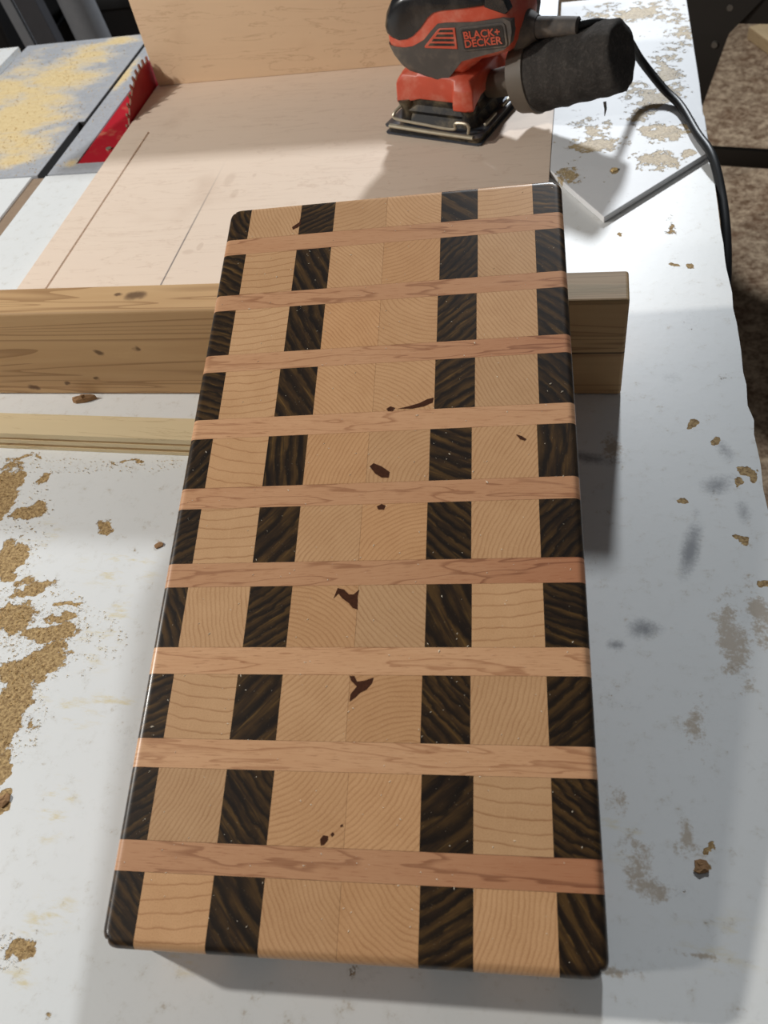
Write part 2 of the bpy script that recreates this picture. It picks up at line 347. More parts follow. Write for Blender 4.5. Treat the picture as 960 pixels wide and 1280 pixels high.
# sander materials
M['orange'] = plain('dusty_orange_plastic', hexc((198,80,56)), .42, 0, .10, 90, .5, (hexc((204,146,126)), .5))
M['rubber'] = plain('dusty_grey_rubber', hexc((84,80,77)), .7, 0, .14, 80, .3, (hexc((140,126,110)), .45))
M['black'] = plain('black_gloss_plastic', hexc((30,30,32)), .25, 0, .1, 60, .5, (hexc((120,112,104)), .25))
M['black_dull'] = plain('black_dusty_plastic', hexc((34,33,33)), .6, 0, .2, 90, .4, (hexc((150,134,104)), .5))
M['pad'] = plain('grey_sanding_pad', hexc((72,76,84)), .7, 0, .2, 200)
M['steel'] = plain('dusty_steel', hexc((176,168,148)), .38, .6, .2, 150)
M['plate'] = plain('blued_steel_plate', hexc((92,98,108)), .4, .6, .2, 120, .5, (hexc((150,130,96)), .5))
M['canister'] = plain('grey_brown_plastic', hexc((98,90,80)), .55, 0, .1, 70, .4)
def felt():
    t = NT('dusty_black_felt'); v = t.obj()
    a = t.noise(v, 240, 6, .8); b = t.noise(v, 34, 5, .65)
    c = t.mix(b, hexc((44,43,43)), hexc((84,80,76)))
    c = t.mix(t.math('MULTIPLY', t.step(a, .45, .75), .5), c, hexc((112,106,100)))
    t.bump(t.math('ADD', a, b), .8, .0025)
    return t.done(c, .95, 0, .1)
M['felt'] = felt()
M['cord'] = plain('black_cord_rubber', hexc((22,24,26)), .45, 0, .15, 60)
M['stool'] = plain('dark_bronze_metal', hexc((58,54,50)), .45, .3, .1, 12)
M['rivet'] = plain('steel_rivet', hexc((150,146,140)), .35, .7)
M['plank'] = plywood('weathered_plank', hexc((208,182,142)), hexc((130,100,66)), 'y', .5)
M['grey_metal'] = plain('grey_painted_metal', hexc((128,130,134)), .5, .2)
M['grey_dark'] = plain('dark_grey_metal', hexc((70,70,74)), .5, .2)
M['black_box'] = plain('black_plastic_case', hexc((14,14,15)), .5)
M['dust'] = plain('loose_sawdust', hexc((220,192,138)), .9, 0, .2, 900, .1)
M['chip'] = plain('wood_chip_brown', hexc((150,116,82)), .8, 0, .3, 300, .2)

# ================================================================ setting
FZ = -.86
tag(MB().box((-4,-2,FZ-.05),(4,5,FZ)).build('floor', M['floor'], smooth=0), kind='structure')
tag(MB().box((-4,5,FZ),(4,5.1,2.2)).build('wall_back', M['wall'], smooth=0), kind='structure')

# ---- workbench
XR = .1245
bench = tag(empty('workbench', (0,.4,FZ)), 'white painted workbench with flaking paint under the chequered cutting board', 'workbench')
def under(o, par): o.parent = par; o.matrix_parent_inverse = par.matrix_world.inverted(); return o
def part(mb, name, mat, par, **k):
    o = mb.build(name, mat, None, **k); o.parent = par
    o.matrix_parent_inverse = Matrix.Translation(-Vector(par.location)); return o
b = MB()
rag = [(XR, -.5)]
y = -.5
while y < 1.18:
    y += random.uniform(.012,.035); rag.append((XR+random.uniform(-.0012,.0010)+(.0016 if y < .44 else 0), min(y,1.18)))
b.prism(rag+[(-.02,1.18),(-.02,.833),(-.6115,.833),(-.6115,-.5)], -.036, 0)
b.box((-1.25,-.5,-.036),(-.6305,.833,0)); b.box((-.6305,-.5,-.036),(-.6115,.833,-.0022), 1)
part(b, 'tabletop', [M['paint'], M['slot_wood']], bench, smooth=0)
part(MB().box((-1.2,-.45,-.13),(.07,-.41,-.0365)).box((.03,-.41,-.13),(.07,1.14,-.0365)).box((-1.2,-.41,-.13),(-1.16,.78,-.0365)), 'apron', M['bench_wood'], bench, smooth=0)
for x, yy in ((-1.12,-.40),(-.02,-.40),(-.06,1.04),(-1.12,.68)):
    part(MB().box((x,yy,FZ),(x+.08,yy+.08,-.0365)), 'leg', M['bench_wood'], bench, smooth=0)

# ---- table saw set into the bench
saw = tag(empty('table_saw', (-.5,1.03,FZ)), 'grey table saw with sawdust on its iron top and a red blade', 'saw')
b = MB(); z0 = -.03
b.box((-.822,.836,z0),(-.6245,.965,0)); b.box((-.822,.965,z0),(-.6165,1.226,0)); b.box((-.6105,.836,z0),(-.582,1.226,0)); b.box((-.6245,.836,z0),(-.6105,1.226,-.014), 1); b.box((-.6245,.836,-.014),(-.6240,.965,-.0006), 1); b.box((-.6245,.9645,-.014),(-.6105,.965,-.0006), 1); b.box((-.6165,.965,-.014),(-.6160,1.226,-.0006), 1)  # thin dark linings paint the slot walls as shaded
b.box((-.582,.836,z0),(-.03,.858,0)); b.box((-.582,1.15,z0),(-.03,1.226,0)); b.box((-.50,.858,z0),(-.03,1.15,0))
part(b, 'tabletop', [M['iron'], M['slot_shade']], saw, smooth=0)
part(MB().box((-1.3,.84,-.03),(-.838,1.226,0)), 'side_wing', M['paint'], saw, smooth=0)
part(MB().box((-.838,.86,-.025),(-.822,1.2,-.008)), 'wing_rail', M['grey_metal'], saw, smooth=0)
arc = lambda cx, cy, r, a0, a1, n: [(cx+r*math.cos(a0+(a1-a0)*i/n), cy+r*math.sin(a0+(a1-a0)*i/n)) for i in range(n+1)]
pl = part(MB().prism([(-.5420,.90),(-.5420,1.13),(-.5375,1.13),(-.5375,.90),(-.5394,.899),(-.5394,.8585),(-.5015,.8585),(-.5015,1.149),(-.5805,1.149),(-.5805,.8585),(-.5400,.8585),(-.5400,.899)], -.02, -.0008), 'throat_plate', M['red_plate'], saw, smooth=0)
pl['label'] = 'dusty red throat plate'
sc = W(136,186,0)
s_ = MB(); s_.tube([(sc.x,sc.y,-.001),(sc.x,sc.y,.0012)], .0035, 12).build('screw', M['steel']); s_ = bpy.data.objects['screw']; s_.parent = pl; s_.matrix_parent_inverse = Matrix.Translation(-Vector(saw.location)) @ Matrix.Translation((0,0,0)); s_.matrix_parent_inverse = (Matrix.Translation(Vector(saw.location)) @ pl.matrix_parent_inverse).inverted()
bd = MB(); cy, cz, n = 1.016, -.0825, 60
prof = []
for i in range(n):
    a = 2*math.pi*i/n; d = 2*math.pi/n
    for q, r in ((0,.1195),(.45,.1205),(.50,.1255),(.72,.1262),(.80,.1190)):
        aa = -(a+q*d); prof.append((cy+r*math.cos(aa), cz+r*math.sin(aa)))
np_ = len(prof)
bd.add([(-.5408,p[0],p[1]) for p in prof]+[(-.5386,p[0],p[1]) for p in prof],
       [tuple(range(np_)), tuple(range(2*np_-1,np_-1,-1))]+[(i,np_+i,np_+(i+1)%np_,(i+1)%np_) for i in range(np_)])
bd.m = [0,0]+[1]*np_
part(bd, 'blade', [M['blade'], M['tooth']], saw, smooth=0)['label'] = 'red toothed circular blade'
part(MB().box((-.80,.87,FZ),(-.13,1.19,-.03-.0)), 'cabinet', M['cabinet'], saw, smooth=0)

# ---- crosscut sled
sled = tag(empty('crosscut_sled', (-.28,.76,0)), 'pale plywood crosscut sled with tall back fence under the orange sander', 'sled')
b = MB(); b.box((-.5362,.497,0.0005),(-.5046,1.05,.0065)); b.box((-.5020,.497,.0005),(-.0258,1.05,.0065)); b.box((-.5046,.9105,.0005),(-.5020,1.05,.0065))
part(b, 'base_panel', M['sled'], sled, smooth=0)
part(MB().box((-.534,1.0325,.0067),(-.163,1.050,.138)), 'back_fence', M['fence'], sled, bevel=.0006, seg=1, smooth=0)

# ---- timber under the board
tb = MB(); tb.box((-.62,.463,.0004),(.0372,.496,.0858))
b_ = tag(tb.build('timber', M['timber'], bevel=.0022, seg=3, smooth=0), 'brown wooden timber on edge, lying crosswise under the cutting board', 'timber')

# ---- plywood strip
st = tag(empty('plywood_strip', (-.30,.405,0)), 'narrow plywood offcut strip with layered edge in front of the brown timber', 'plywood')
st.rotation_euler.z = math.radians(-1.65)
lay = ((0.0,.0035,'ply_edge'),(.0035,.0065,'ply_dark'),(.0065,.0105,'ply_edge'),(.0105,.013,'ply_dark'),(.013,.0178,'ply_edge'))
for i, (a_, c_, mm) in enumerate(lay):
    e = .0004*(i % 2)
    MB().box((-.36,-.010+e,a_+.0003),(.17,.0125-e,c_+.0003)).build('ply', M[mm], st, smooth=0)

# ---- raised painted sheet at the far right
tag(MB().prism([(.0256,.6870),(.1235,.7905),(.1238,.86),(.1225,.861),(.1238,.93),(.1238,1.175),(-.0256,1.175),(-.0256,.772)], .0003, .0061).build('hardboard_sheet', M['sheet'], bevel=.0012, seg=2, smooth=0),
    'thin white painted sheet with flaked tan patches beneath the sander dust bag', 'sheet')

# ================================================================ cutting board
BW, BL, BT = .23394, .47231, .036
u = Vector((0.99713116, 0.07569307, 0)); v_ = Vector((-0.07396051, 0.97430757, 0.21273131)); nn = u.cross(v_)
board = tag(empty('cutting_board'), 'end-grain cutting board of maple and dark walnut blocks with crosswise alder strips', 'cutting board')
mw = Matrix((u, v_, nn)).transposed().to_4x4(); mw.translation = Vector((-0.20806412, 0.0521466, 0.03517599)) - BT*nn + Vector((0,0,.0004))
board.matrix_world = mw
R1, R2 = .0042, .0085
def roundp(x, y, z):
    dd = []
    for val, lo, hi in ((x,0,BW),(y,0,BL),(z,0,BT)):
        if val < lo+R1: dd.append(val-(lo+R1))
        elif val > hi-R1: dd.append(val-(hi-R1))
        else: dd.append(0)
    l2 = math.sqrt(sum(q*q for q in dd)); li = max(abs(q) for q in dd); k = li/l2 if l2 > 0 else 1
    x, y, z = x-dd[0]+dd[0]*k, y-dd[1]+dd[1]*k, z-dd[2]+dd[2]*k
    qx = min(max(x,R2),BW-R2); qy = min(max(y,R2),BL-R2); dx, dy = x-qx, y-qy
    if dx and dy:
        l2 = math.hypot(dx,dy); k = max(abs(dx),abs(dy))/l2; x, y = qx+dx*k, qy+dy*k
    return x, y, z
def lines(a, b, full, extra=0, corner=False):
    s = {a, b}; ins = [0, R1*.25, R1*.5, R1*.75, R1] + ([R2*.62, R2*.8, R2] if corner else [])
    if a <= 1e-9: s |= {q for q in ins if q < b}
    if b >= full-1e-9: s |= {full-q for q in ins if full-q > a}
    for i in range(1, extra): s.add(a+(b-a)*i/extra)
    return sorted(s)
def piece(name, x0, x1, y0, y1, mat, theta, ring, spacing, tint, red=None, skew=0):
    g = .00006
    xs = lines(x0 if x0 <= 0 else x0+g, x1 if x1 >= BW else x1-g, BW, 16 if red is not None else 0, True)
    ys = lines(y0 if y0 <= 0 else y0+g, y1 if y1 >= BL else y1-g, BL, 0, True); zs = lines(0, BT, BT)
    bm = bmesh.new(); cache = {}
    def vert(x, y, z):
        k = (round(x,7),round(y,7),round(z,7))
        if k not in cache: q = bm.verts.new(roundp(x,y,z)); cache[k] = q
        return cache[k]
    src = {}
    def grid(la, lb, fn, flip):
        for i in range(len(la)-1):
            for j in range(len(lb)-1):
                q = [fn(la[i],lb[j]), fn(la[i+1],lb[j]), fn(la[i+1],lb[j+1]), fn(la[i],lb[j+1])]
                if flip: q.reverse()
                vs = [vert(*p) for p in q]
                try: bm.faces.new(vs)
                except ValueError: pass
    grid(xs, ys, lambda a,b: (a,b,BT), False); grid(xs, ys, lambda a,b: (a,b,0), True)
    grid(xs, zs, lambda a,b: (a,ys[0],b), False); grid(xs, zs, lambda a,b: (a,ys[-1],b), True)
    grid(ys, zs, lambda a,b: (xs[0],a,b), True); grid(ys, zs, lambda a,b: (xs[-1],a,b), False)
    l1 = bm.loops.layers.uv.new('grain'); l2 = bm.loops.layers.uv.new('ring')
    cx, cy_ = (x0+x1)/2, (y0+y1)/2; ct, st_ = math.cos(theta), math.sin(theta)
    for fc in bm.faces:
        fc.smooth = True
        for lp in fc.loops:
            p = lp.vert.co; dx, dy = (p.x-cx)*1000, (p.y-cy_)*1000
            lp[l1].uv = (dx*ct+dy*st_, -dx*st_+dy*ct)
            if red is None: lp[l2].uv = (ring, spacing)
            else:
                tt = p.x/BW; lp[l2].uv = (min(1,max(0,red[0]+(red[1]-red[0])*max(0,(tt-red[2])/(1-red[2])))), 0)
    me = bpy.data.meshes.new(name); bm.to_mesh(me); bm.free(); me.set_sharp_from_angle(angle=math.radians(40))
    me.materials.append(M[mat]); o = bpy.data.objects.new(name, me); C.objects.link(o); o.parent = board; o.color = (*tint, 1); return o
SY = [0, .0334, .0477, .0823, .0970, .1309, .1457, .1805, .1949, .2297, .2436, .2780, .2921, .3280, .3415, .3782, .3914, .4276, .4418, BL]
COL = [[17.4,52.8,78.0,114.9,151.8,175.9,212.8],[15.9,52.3,77.1,114.9,151.0,175.8,212.2],[15.7,51.6,76.1,112.2,149.8,174.2,211.9],[15.5,52.2,76.3,113.5,150.6,174.7,211.8],
       [15.7,51.6,76.0,112.4,149.8,174.3,211.3],[15.7,51.4,75.9,113.6,150.1,174.3,211.7],[17.0,53.2,77.6,114.7,152.0,176.1,213.5],[16.7,54.0,78.1,115.2,152.4,177.0,214.5],[17.4,53.8,78.1,114.8,153.0,177.7,215.0],[16.4,53.6,78.1,115.2,153.0,177.7,214.4]]
# per block: direction of the rings in degrees, ring radius in mm, ring spacing in mm; rows from the near end to the far end
BIG = 900
GR = [
 [(-40,70,3.4),(4,160,6.2),(-50,110,6),(-58,70,2.3),(-42,46,2.6),(30,120,4.2),(76,120,2.4),(-58,60,4.6)],
 [(32,140,3.2),(64,130,2.3),(-50,160,3.6),(38,40,2.6),(52,60,2.5),(36,30,7),(-4,120,6.4),(-34,45,3.2)],
 [(25,70,3.4),(-7,130,6.0),(48,90,8),(42,120,2.6),(18,-40,2.5),(-46,120,3.6),(72,150,2.5),(40,70,4.4)],
 [(-62,-90,3.6),(-78,120,2.5),(34,120,3.4),(-32,-44,2.5),(-48,120,2.6),(-62,50,9),(4,160,6.2),(-20,90,3.2)],
 [(30,130,3.0),(2,140,6.2),(48,100,6),(50,-140,2.4),(28,-42,2.6),(-42,140,3.8),(66,-90,2.5),(48,-70,3.8)],
 [(50,160,4.0),(-12,90,7.5),(-86,200,4.6),(66,-150,2.4),(52,-34,2.6),(-24,120,4.6),(60,-160,2.5),(84,60,6.5)],
 [(-20,-70,3.4),(5,120,5.6),(-56,120,6),(-44,-130,2.4),(-36,-50,2.7),(34,-90,4.4),(-62,200,2.4),(-50,-80,4.2)],
 [(-22,-80,3.6),(5,130,5.4),(-64,180,4.8),(-50,-120,2.4),(-30,40,3.0),(44,150,3.6),(-60,180,2.4),(-44,-70,4.6)],
 [(-30,-90,3.8),(3,150,5.6),(-64,140,5),(-50,-110,2.3),(30,46,3.0),(50,160,3.4),(-58,180,2.4),(-42,-60,4.6)],
 [(-58,26,3.6),(-66,160,2.4),(28,90,3.0),(26,50,3.4),(-50,60,2.6),(-40,110,7),(6,120,4.4),(-14,120,3.0)]]
DARK = (0,2,5,7)
for r in range(10):
    xs_ = [0]+[q/1000 for q in COL[r]]+[BW]
    for c in range(8):
        th, rad, sp = GR[r][c]
        k = random.uniform(.93,1.05); w_ = random.uniform(-.03,.03)
        if c in DARK:
            tint = (k*random.uniform(.8,1.25),)*3; piece('walnut_block', xs_[c], xs_[c+1], SY[2*r], SY[2*r+1], 'walnut', math.radians(th), rad, sp, tint)
        else:
            if c in (3,4) and (r+c) % 2 == 0: k *= .95; w_ += .03
            piece('maple_block', xs_[c], xs_[c+1], SY[2*r], SY[2*r+1], 'maple', math.radians(th), rad, sp, (min(1.1,k*(1+w_)), k, k*(1-w_)))
RED = [(.35,.95,.55),(.0,.25,.8),(.0,.1,.8),(.3,1.0,.6),(.25,.45,.5),(.12,.15,.4),(.18,.85,.45),(.3,.45,.3),(.3,.35,.3)]
for r in range(9):
    k = (.98,1.08,1.10,.97,1.0,1.06,1.0,.97,.96)[r]
    piece('alder_strip', 0, BW, SY[2*r+1], SY[2*r+2], 'alder', math.radians(random.uniform(-4,4)), 0, 0, (k,k,k), RED[r])
# knots: thin dark inclusions, a hair proud of the surface; outlines in millimetres from the near left corner
def board_mm(px, py):
    d = RC.transposed() @ Vector(((px-480)/F, (py-640)/F, 1)); o = mw @ Vector((0,0,BT))
    t = nn.dot(o-Vector((0,0,H)))/nn.dot(d); q = Vector((0,0,H))+t*d-o; return q.dot(u), q.dot(v_)
KN = [[(462,583),(467,579),(477,583),(487,590),(486,597),(477,597),(469,592)],
      [(471,633),(477,630),(482,632),(480,637),(473,637)],
      [(417,748),(422,735),(430,737),(436,743),(442,743),(449,737),(447,745),(447,762),(441,760),(436,754),(428,748),(423,742)],
      [(437,845),(443,845),(446,852),(455,851),(467,847),(465,854),(458,862),(450,866),(444,872),(437,877),(438,868),(446,858),(439,851)],
      [(400,1049),(404,1044),(410,1045),(410,1050),(405,1056),(401,1057)],
      [(413,1043),(416,1040),(418,1043),(415,1046)],[(425,1032),(428,1030),(429,1033),(426,1034)],
      [(483,511),(488,508),(494,510),(491,514),(485,514)],
      [(497,511),(510,508),(524,504),(534,499),(542,497),(541,503),(530,508),(515,511)],
      [(365,284),(374,278),(376,272),(376,280),(373,284),(366,287)],
      [(645,543),(652,545),(658,549),(656,551),(650,549)]]
for q in KN:
    mb = MB(); pts = [board_mm(*p) for p in q]
    mb.prism(pts, BT-.001, BT+.00012); o = mb.build('filled_knot', M['knot'], board, smooth=0); o['label'] = 'dark filled knot'

# ================================================================ sander
CT = Vector((-.1315,.8965,.0067)); yaw = math.radians(-21.07)
sander = tag(empty('sander', CT), 'orange and grey electric palm sander with black dust bag on the plywood sled', 'sander'); sander.rotation_euler.z = yaw
mm_ = lambda L: [(a/1000, b/1000, z/1000) for a, b, z in L]
def sp_(mb, name, mat, par=None, **k): return mb.build(name, M[mat] if isinstance(mat, str) else mat, par or sander, **k)
def rsq(hx, hy, r, z, cx=0, cy=0, n=6):
    o = []
    for sx, sy, a0 in ((1,1,0),(-1,1,90),(-1,-1,180),(1,-1,270)):
        for i in range(n+1):
            a = math.radians(a0+90*i/n); o.append(((cx+sx*(hx-r)+r*math.cos(a))/1000, (cy+sy*(hy-r)+r*math.sin(a))/1000, z/1000))
    return o
sp_(MB().rings([rsq(57,55,4,0),rsq(57.5,55.5,4,1.6)]), 'sandpaper', 'pad')
sp_(MB().rings([rsq(55,53,5,1.6),rsq(55,53,5,8)]), 'pad', 'black_dull')
pt = sp_(MB().rings([rsq(57,55,4,8),rsq(57.5,55.5,4,9.5),rsq(56,54,4,10.5),rsq(51,49,4,10.2)]), 'platen', 'plate')
for sy in (-1, 1):
    sp_(MB().tube(mm_([(-50,sy*56,10.5),(0,sy*56.5,9.6),(50,sy*56,9)]), .0022, 8), 'clamp_bar', 'steel')
    w = spline(mm_([(-40,sy*44,27),(-45,sy*51,22),(-42,sy*53.5,17.5),(-10,sy*54,15.5),(26,sy*54.5,14.5),(29,sy*54.5,20),(33,sy*54.5,22),(42,sy*54.5,22),(45,sy*54.5,19),(44,sy*54.5,12)]), 6)
    sp_(MB().tube(w, .0016, 8), 'clamp_wire', 'steel')
for x0 in (-34, 8): sp_(MB().box((.0515, x0/1000, .0105), (.0545, (x0+26)/1000, .0135)), 'edge_rail', 'steel', bevel=.0006)
sp_(MB().rings([rsq(46,44,10,10),rsq(42,40,10,18),rsq(44,42,10,22),rsq(40,38,10,27),rsq(41,40,10,36)]), 'dust_boot', 'black_dull')
for sx in (-1,1):
    for sy in (-1,1):
        sp_(MB().tube(mm_([(sx*36,sy*36,12),(sx*36,sy*36,22),(sx*37,sy*37,34)]), [.009,.007,.010], 14), 'rubber_foot', 'black_dull')
# orange skirt with a lobe at each corner
def skirt_ring(h, rec, lob, ch, z, cx=2, rnd=0, dz=0):
    o = []
    for q in range(4):
        a = q*math.pi/2; ca, sa = math.cos(a), math.sin(a)
        for x, y in ((-lob+4,-rec),(0,-rec),(lob-4,-rec),(lob,-h),(h-ch,-h),(h-ch*.3,-h+ch*.3)):
            if rnd:
                l = math.hypot(x,y); x, y = x+(x/l*rnd-x)*.9, y+(y/l*rnd-y)*.9
            o.append(((cx+x*ca-y*sa)/1000, (x*sa+y*ca)/1000, (z+(dz if abs(y) == rec and abs(x) < lob-3 else 0))/1000))
    return o
sk = MB().rings([skirt_ring(46.5,40,23,11,29,dz=5),skirt_ring(48.5,41,23,11,31,dz=5),skirt_ring(47.5,41,25,11,50),skirt_ring(42,42,24,11,58),skirt_ring(35,38,20,10,63,0,41),skirt_ring(30,33,18,9,69,-1,37)])
sp_(sk, 'skirt', 'orange', bevel=.0018, smooth=50)
# body: a profile in (length, height) swollen across the width
def wid(a): return 1.02 - a*.0025
LEV = [(41,12),(39.5,7.5),(36,4),(29,1.2),(18,0),(0,0)]
def pillow(prof, wts, grow=0.0, levels=LEV, dirs={}):
    n = len(prof); nrm = []
    for i in range(n):
        p, q = Vector(prof[i-1]), Vector(prof[(i+1) % n]); t = (q-p).normalized(); nrm.append(Vector((-t.y, t.x)))
    ar = sum(prof[i][0]*prof[(i+1)%n][1]-prof[(i+1)%n][0]*prof[i][1] for i in range(n))
    if ar < 0: nrm = [-q for q in nrm]
    for k, d in dirs.items(): nrm[k] = Vector(d)
    lev = [(-b_-grow, i_) for b_, i_ in levels]+[(b_+grow, i_) for b_, i_ in reversed(levels[:-1])]
    rs = []
    for b_, ins in lev:
        rs.append([((p[0]+nrm[k].x*(ins-grow)*wts[k])/1000, b_*wid(p[0])/1000, (p[1]+nrm[k].y*(ins-grow)*wts[k])/1000) for k, p in enumerate(prof)])
    return MB().rings(rs)
body = [(-28,60),(-37,66),(-45,78),(-49,90),(-49.5,104),(-46,118),(-38,130),(-24,138),(0,142),(30,142),(58,139),(76,132),(85,121),(88,106),(86,92),(80,82),(66,77),(50,73),(40,66),(32,59)]
sp_(pillow(body, [1]*len(body)), 'body_shell', 'orange', smooth=60)
grip = [(-49,100),(-44,96.5),(-36,94.5),(-24,95.5),(-15,98.5),(-6,106),(2,115),(9,120),(18,122),(40,124),(62,127),(66,134),(58,139),(30,142),(0,142),(-24,138),(-38,130),(-46,118),(-49.5,106)]
gw = [1,1,1,1,0,0,0,0,0,0,0,.6,1,1,1,1,1,1,1]
sp_(pillow(grip, gw, 1.3, dirs={0:(1,0),1:(.8,0),2:(.5,0),3:(.2,0)}), 'top_grip', 'black', smooth=60)
rub = [(-49,89),(-47.6,84),(-44,76),(-36,65.5),(-27,59.5),(-10,57),(4,55.5),(16,56.5),(25,66),(34,76),(56,82),(78,88),(84,93),(86,104),(85,113),(78,116),(50,112),(20,111),(12,110),(4,103),(-4,95),(-10,92),(-18,88.8),(-30,87.5),(-42,88)]
rw = [1,1,1,1,1,.5,.2,0,0,0,0,0,0,0,0,0,0,0,0,0,0,0,1,1,1]
sp_(pillow(rub, rw, .8, dirs={0:(1,0),len(rub)-1:(.8,0),len(rub)-2:(.4,0),len(rub)-3:(.1,0)}), 'rubber_side', 'rubber', smooth=60)
# flat things on the near side: a polygon in (length, height), raised over the side
def on_side(polys, d0, d1, name, mat, par=None, side=-1, bevel=0):
    mb = MB()
    for poly in polys:
        f_ = lambda p, d: (p[0]/1000, side*(41*wid(p[0])+d)/1000, p[1]/1000)
        n = len(poly)
        mb.add([f_(p,d0) for p in poly]+[f_(p,d1) for p in poly], [tuple(range(n)), tuple(range(2*n-1,n-1,-1))]+[(i,(i+1)%n,n+(i+1)%n,n+i) for i in range(n)])
    return mb.build(name, M[mat], par or sander, bevel=bevel, smooth=40)
def rrect(cx, cy, w, h, r, tilt, n=5):
    o = []
    for sx, sy, a0 in ((1,1,0),(-1,1,90),(-1,-1,180),(1,-1,270)):
        for i in range(n+1):
            a = math.radians(a0+90*i/n); x, y = sx*(w/2-r)+r*math.cos(a), sy*(h/2-r)+r*math.sin(a)
            o.append((cx+x*math.cos(tilt)-y*math.sin(tilt), cy+x*math.sin(tilt)+y*math.cos(tilt)))
    return o
TL = math.radians(7)
for side in (-1,):
    on_side([rrect(58,99,47,22,4,TL)], .4, 1.7, 'badge_rim', 'rubber', side=side, bevel=.0005)
    bg = on_side([rrect(58,99,42,18,2,TL)], 1.0, 2.1, 'badge', 'black', side=side)
    bg['label'] = 'black badge with orange lettering'
    fc = bpy.data.curves.new('lettering', 'FONT'); fc.body = 'BLACK+\nDECKER'; fc.align_x = 'CENTER'; fc.size = 9.6; fc.space_line = .80; fc.offset = .2; fc.space_character = 1.0; fc.extrude = .25
    fo = bpy.data.objects.new('lettering', fc); C.objects.link(fo); bpy.context.view_layer.update()
    tm = bpy.data.meshes.new_from_object(fo.evaluated_get(bpy.context.evaluated_depsgraph_get())); bpy.data.objects.remove(fo)
    xs_ = [q.co.x for q in tm.vertices]; ys_ = [q.co.y for q in tm.vertices]
    cx, cy_ = (min(xs_)+max(xs_))/2, (min(ys_)+max(ys_))/2; kx = 38/(max(xs_)-min(xs_)); ky = 14.4/(max(ys_)-min(ys_))
    for q in tm.vertices:
        x, y, z = (q.co.x-cx)*kx, (q.co.y-cy_)*ky, q.co.z
        a = 58+x*math.cos(TL)-y*math.sin(TL); hh = 99+x*math.sin(TL)+y*math.cos(TL)
        q.co = (a/1000, -(41*wid(a)+2.1+.3+z)/1000, hh/1000)
    tm.materials.clear(); tm.materials.append(M['orange']); lo = bpy.data.objects.new('lettering', tm); C.objects.link(lo); lo.parent = bg
vent = [(14,106),(30,107),(31,87.5),(-3,87.5),(-4,89),(12,105)]
vf = on_side([vent], .4, 1.5, 'vent', 'orange', bevel=.0006)
for k, (x0, x1, z) in enumerate(((12.5,27.5,102.6),(9,27.8,98.4),(4.5,28,94.2),(.5,28.3,90))):
    on_side([[(x0,z),(x1,z+.5),(x1,z+2.7),(x0+2.2,z+2.3)]], 1.2, 1.75, 'louvre', 'black_dull', vf)
for k in range(5):
    x = -20+k*5.2
    sp_(MB().box((x/1000,-.020,.1405),((x+2.4)/1000,.020,.1445)), 'grip_slot', 'black_dull')
on_side([[(60,125),(80,119),(84,122),(80,131),(70,137),(62,136)]], -9, 1.2, 'switch_cover', 'black', bevel=.001)
# cord boot, sleeve and cord
inv = (Matrix.Translation(CT) @ Matrix.Rotation(yaw, 4, 'Z')).inverted()
sp_(MB().tube(mm_([(76,0,93),(86,0,94),(92,0,95),(98,0,95.5)]), [.019,.0185,.014,.0105], 20), 'cord_boot', 'rubber')
sp_(MB().tube(mm_([(94,0,95),(120,0,97.5),(138,0,99),(139,0,99)]), [.0098,.0088,.008,.006], 18), 'cord_sleeve', 'rubber')
cp = [Vector(q) for q in mm_([(136,0,99),(152,14,97),(163,50,76)])]
for q in ((.0605,.918,.040),(.084,.900,.018),(.101,.872,.0112),(.113,.815,.0112),(.1235,.775,.0100),(.1305,.735,-.004),(.1335,.69,-.020),(.1335,.645,-.045),(.1315,.605,-.09),(.131,.58,-.18),(.131,.575,-.30)):
    cp.append(inv @ Vector(q))
sp_(MB().tube(spline(cp, 8), .0042, 12), 'cord', 'cord', smooth=80)
# dust canister with felt bag, along a rising axis
ax0 = Vector((.040,.004,.034)); ax = Vector((1,.0,.285)).normalized(); sd = Vector((0,1,0)); up = ax.cross(sd)*-1
if up.z < 0: up = -up
def lathe(prof, n=40, jit=0, seed=0):
    rs = []
    for s_, r_ in prof:
        ring = []
        for k in range(n):
            a = 2*math.pi*k/n; d = math.cos(a)*sd+math.sin(a)*up; p = ax0+ax*(s_/1000)+d*(r_/1000)
            if jit: nv = mnoise.noise(p*55+Vector((seed,0,0)))*.6+mnoise.noise(p*160)*.4; p = p + d*(nv*jit/1000) + ax*(mnoise.noise(p*70+Vector((9,9,9)))*jit/1000)
            ring.append(p)
        rs.append(ring)
    return MB().rings(rs)
sp_(lathe([(0,12),(8,13.5),(30,14.5),(38,15)]), 'dust_port', 'canister')
sp_(lathe([(34,18),(36,28),(39,33),(54,34.5),(55,36.2),(58,36.2),(59,34)]), 'canister_cap', 'canister')
fl = [(58.5,33.5)]+[(59+i*3.4, 34.3+.5*math.sin(i)-(.1*i)) for i in range(25)]+[(145,31.5),(147,29),(147.5,24),(146.5,16),(146,8),(146,2)]
sp_(lathe(fl, 64, 2.4), 'dust_bag', 'felt', smooth=80)
for (p0, p1, p2) in ((mm_([(176,-24,44)])[0], mm_([(178,-26,38)])[0], mm_([(177,-25,31)])[0]),):
    sp_(MB().tube([p0,p1,p2], [.0016,.0013,.0004], 6), 'lint_wisp', 'felt')

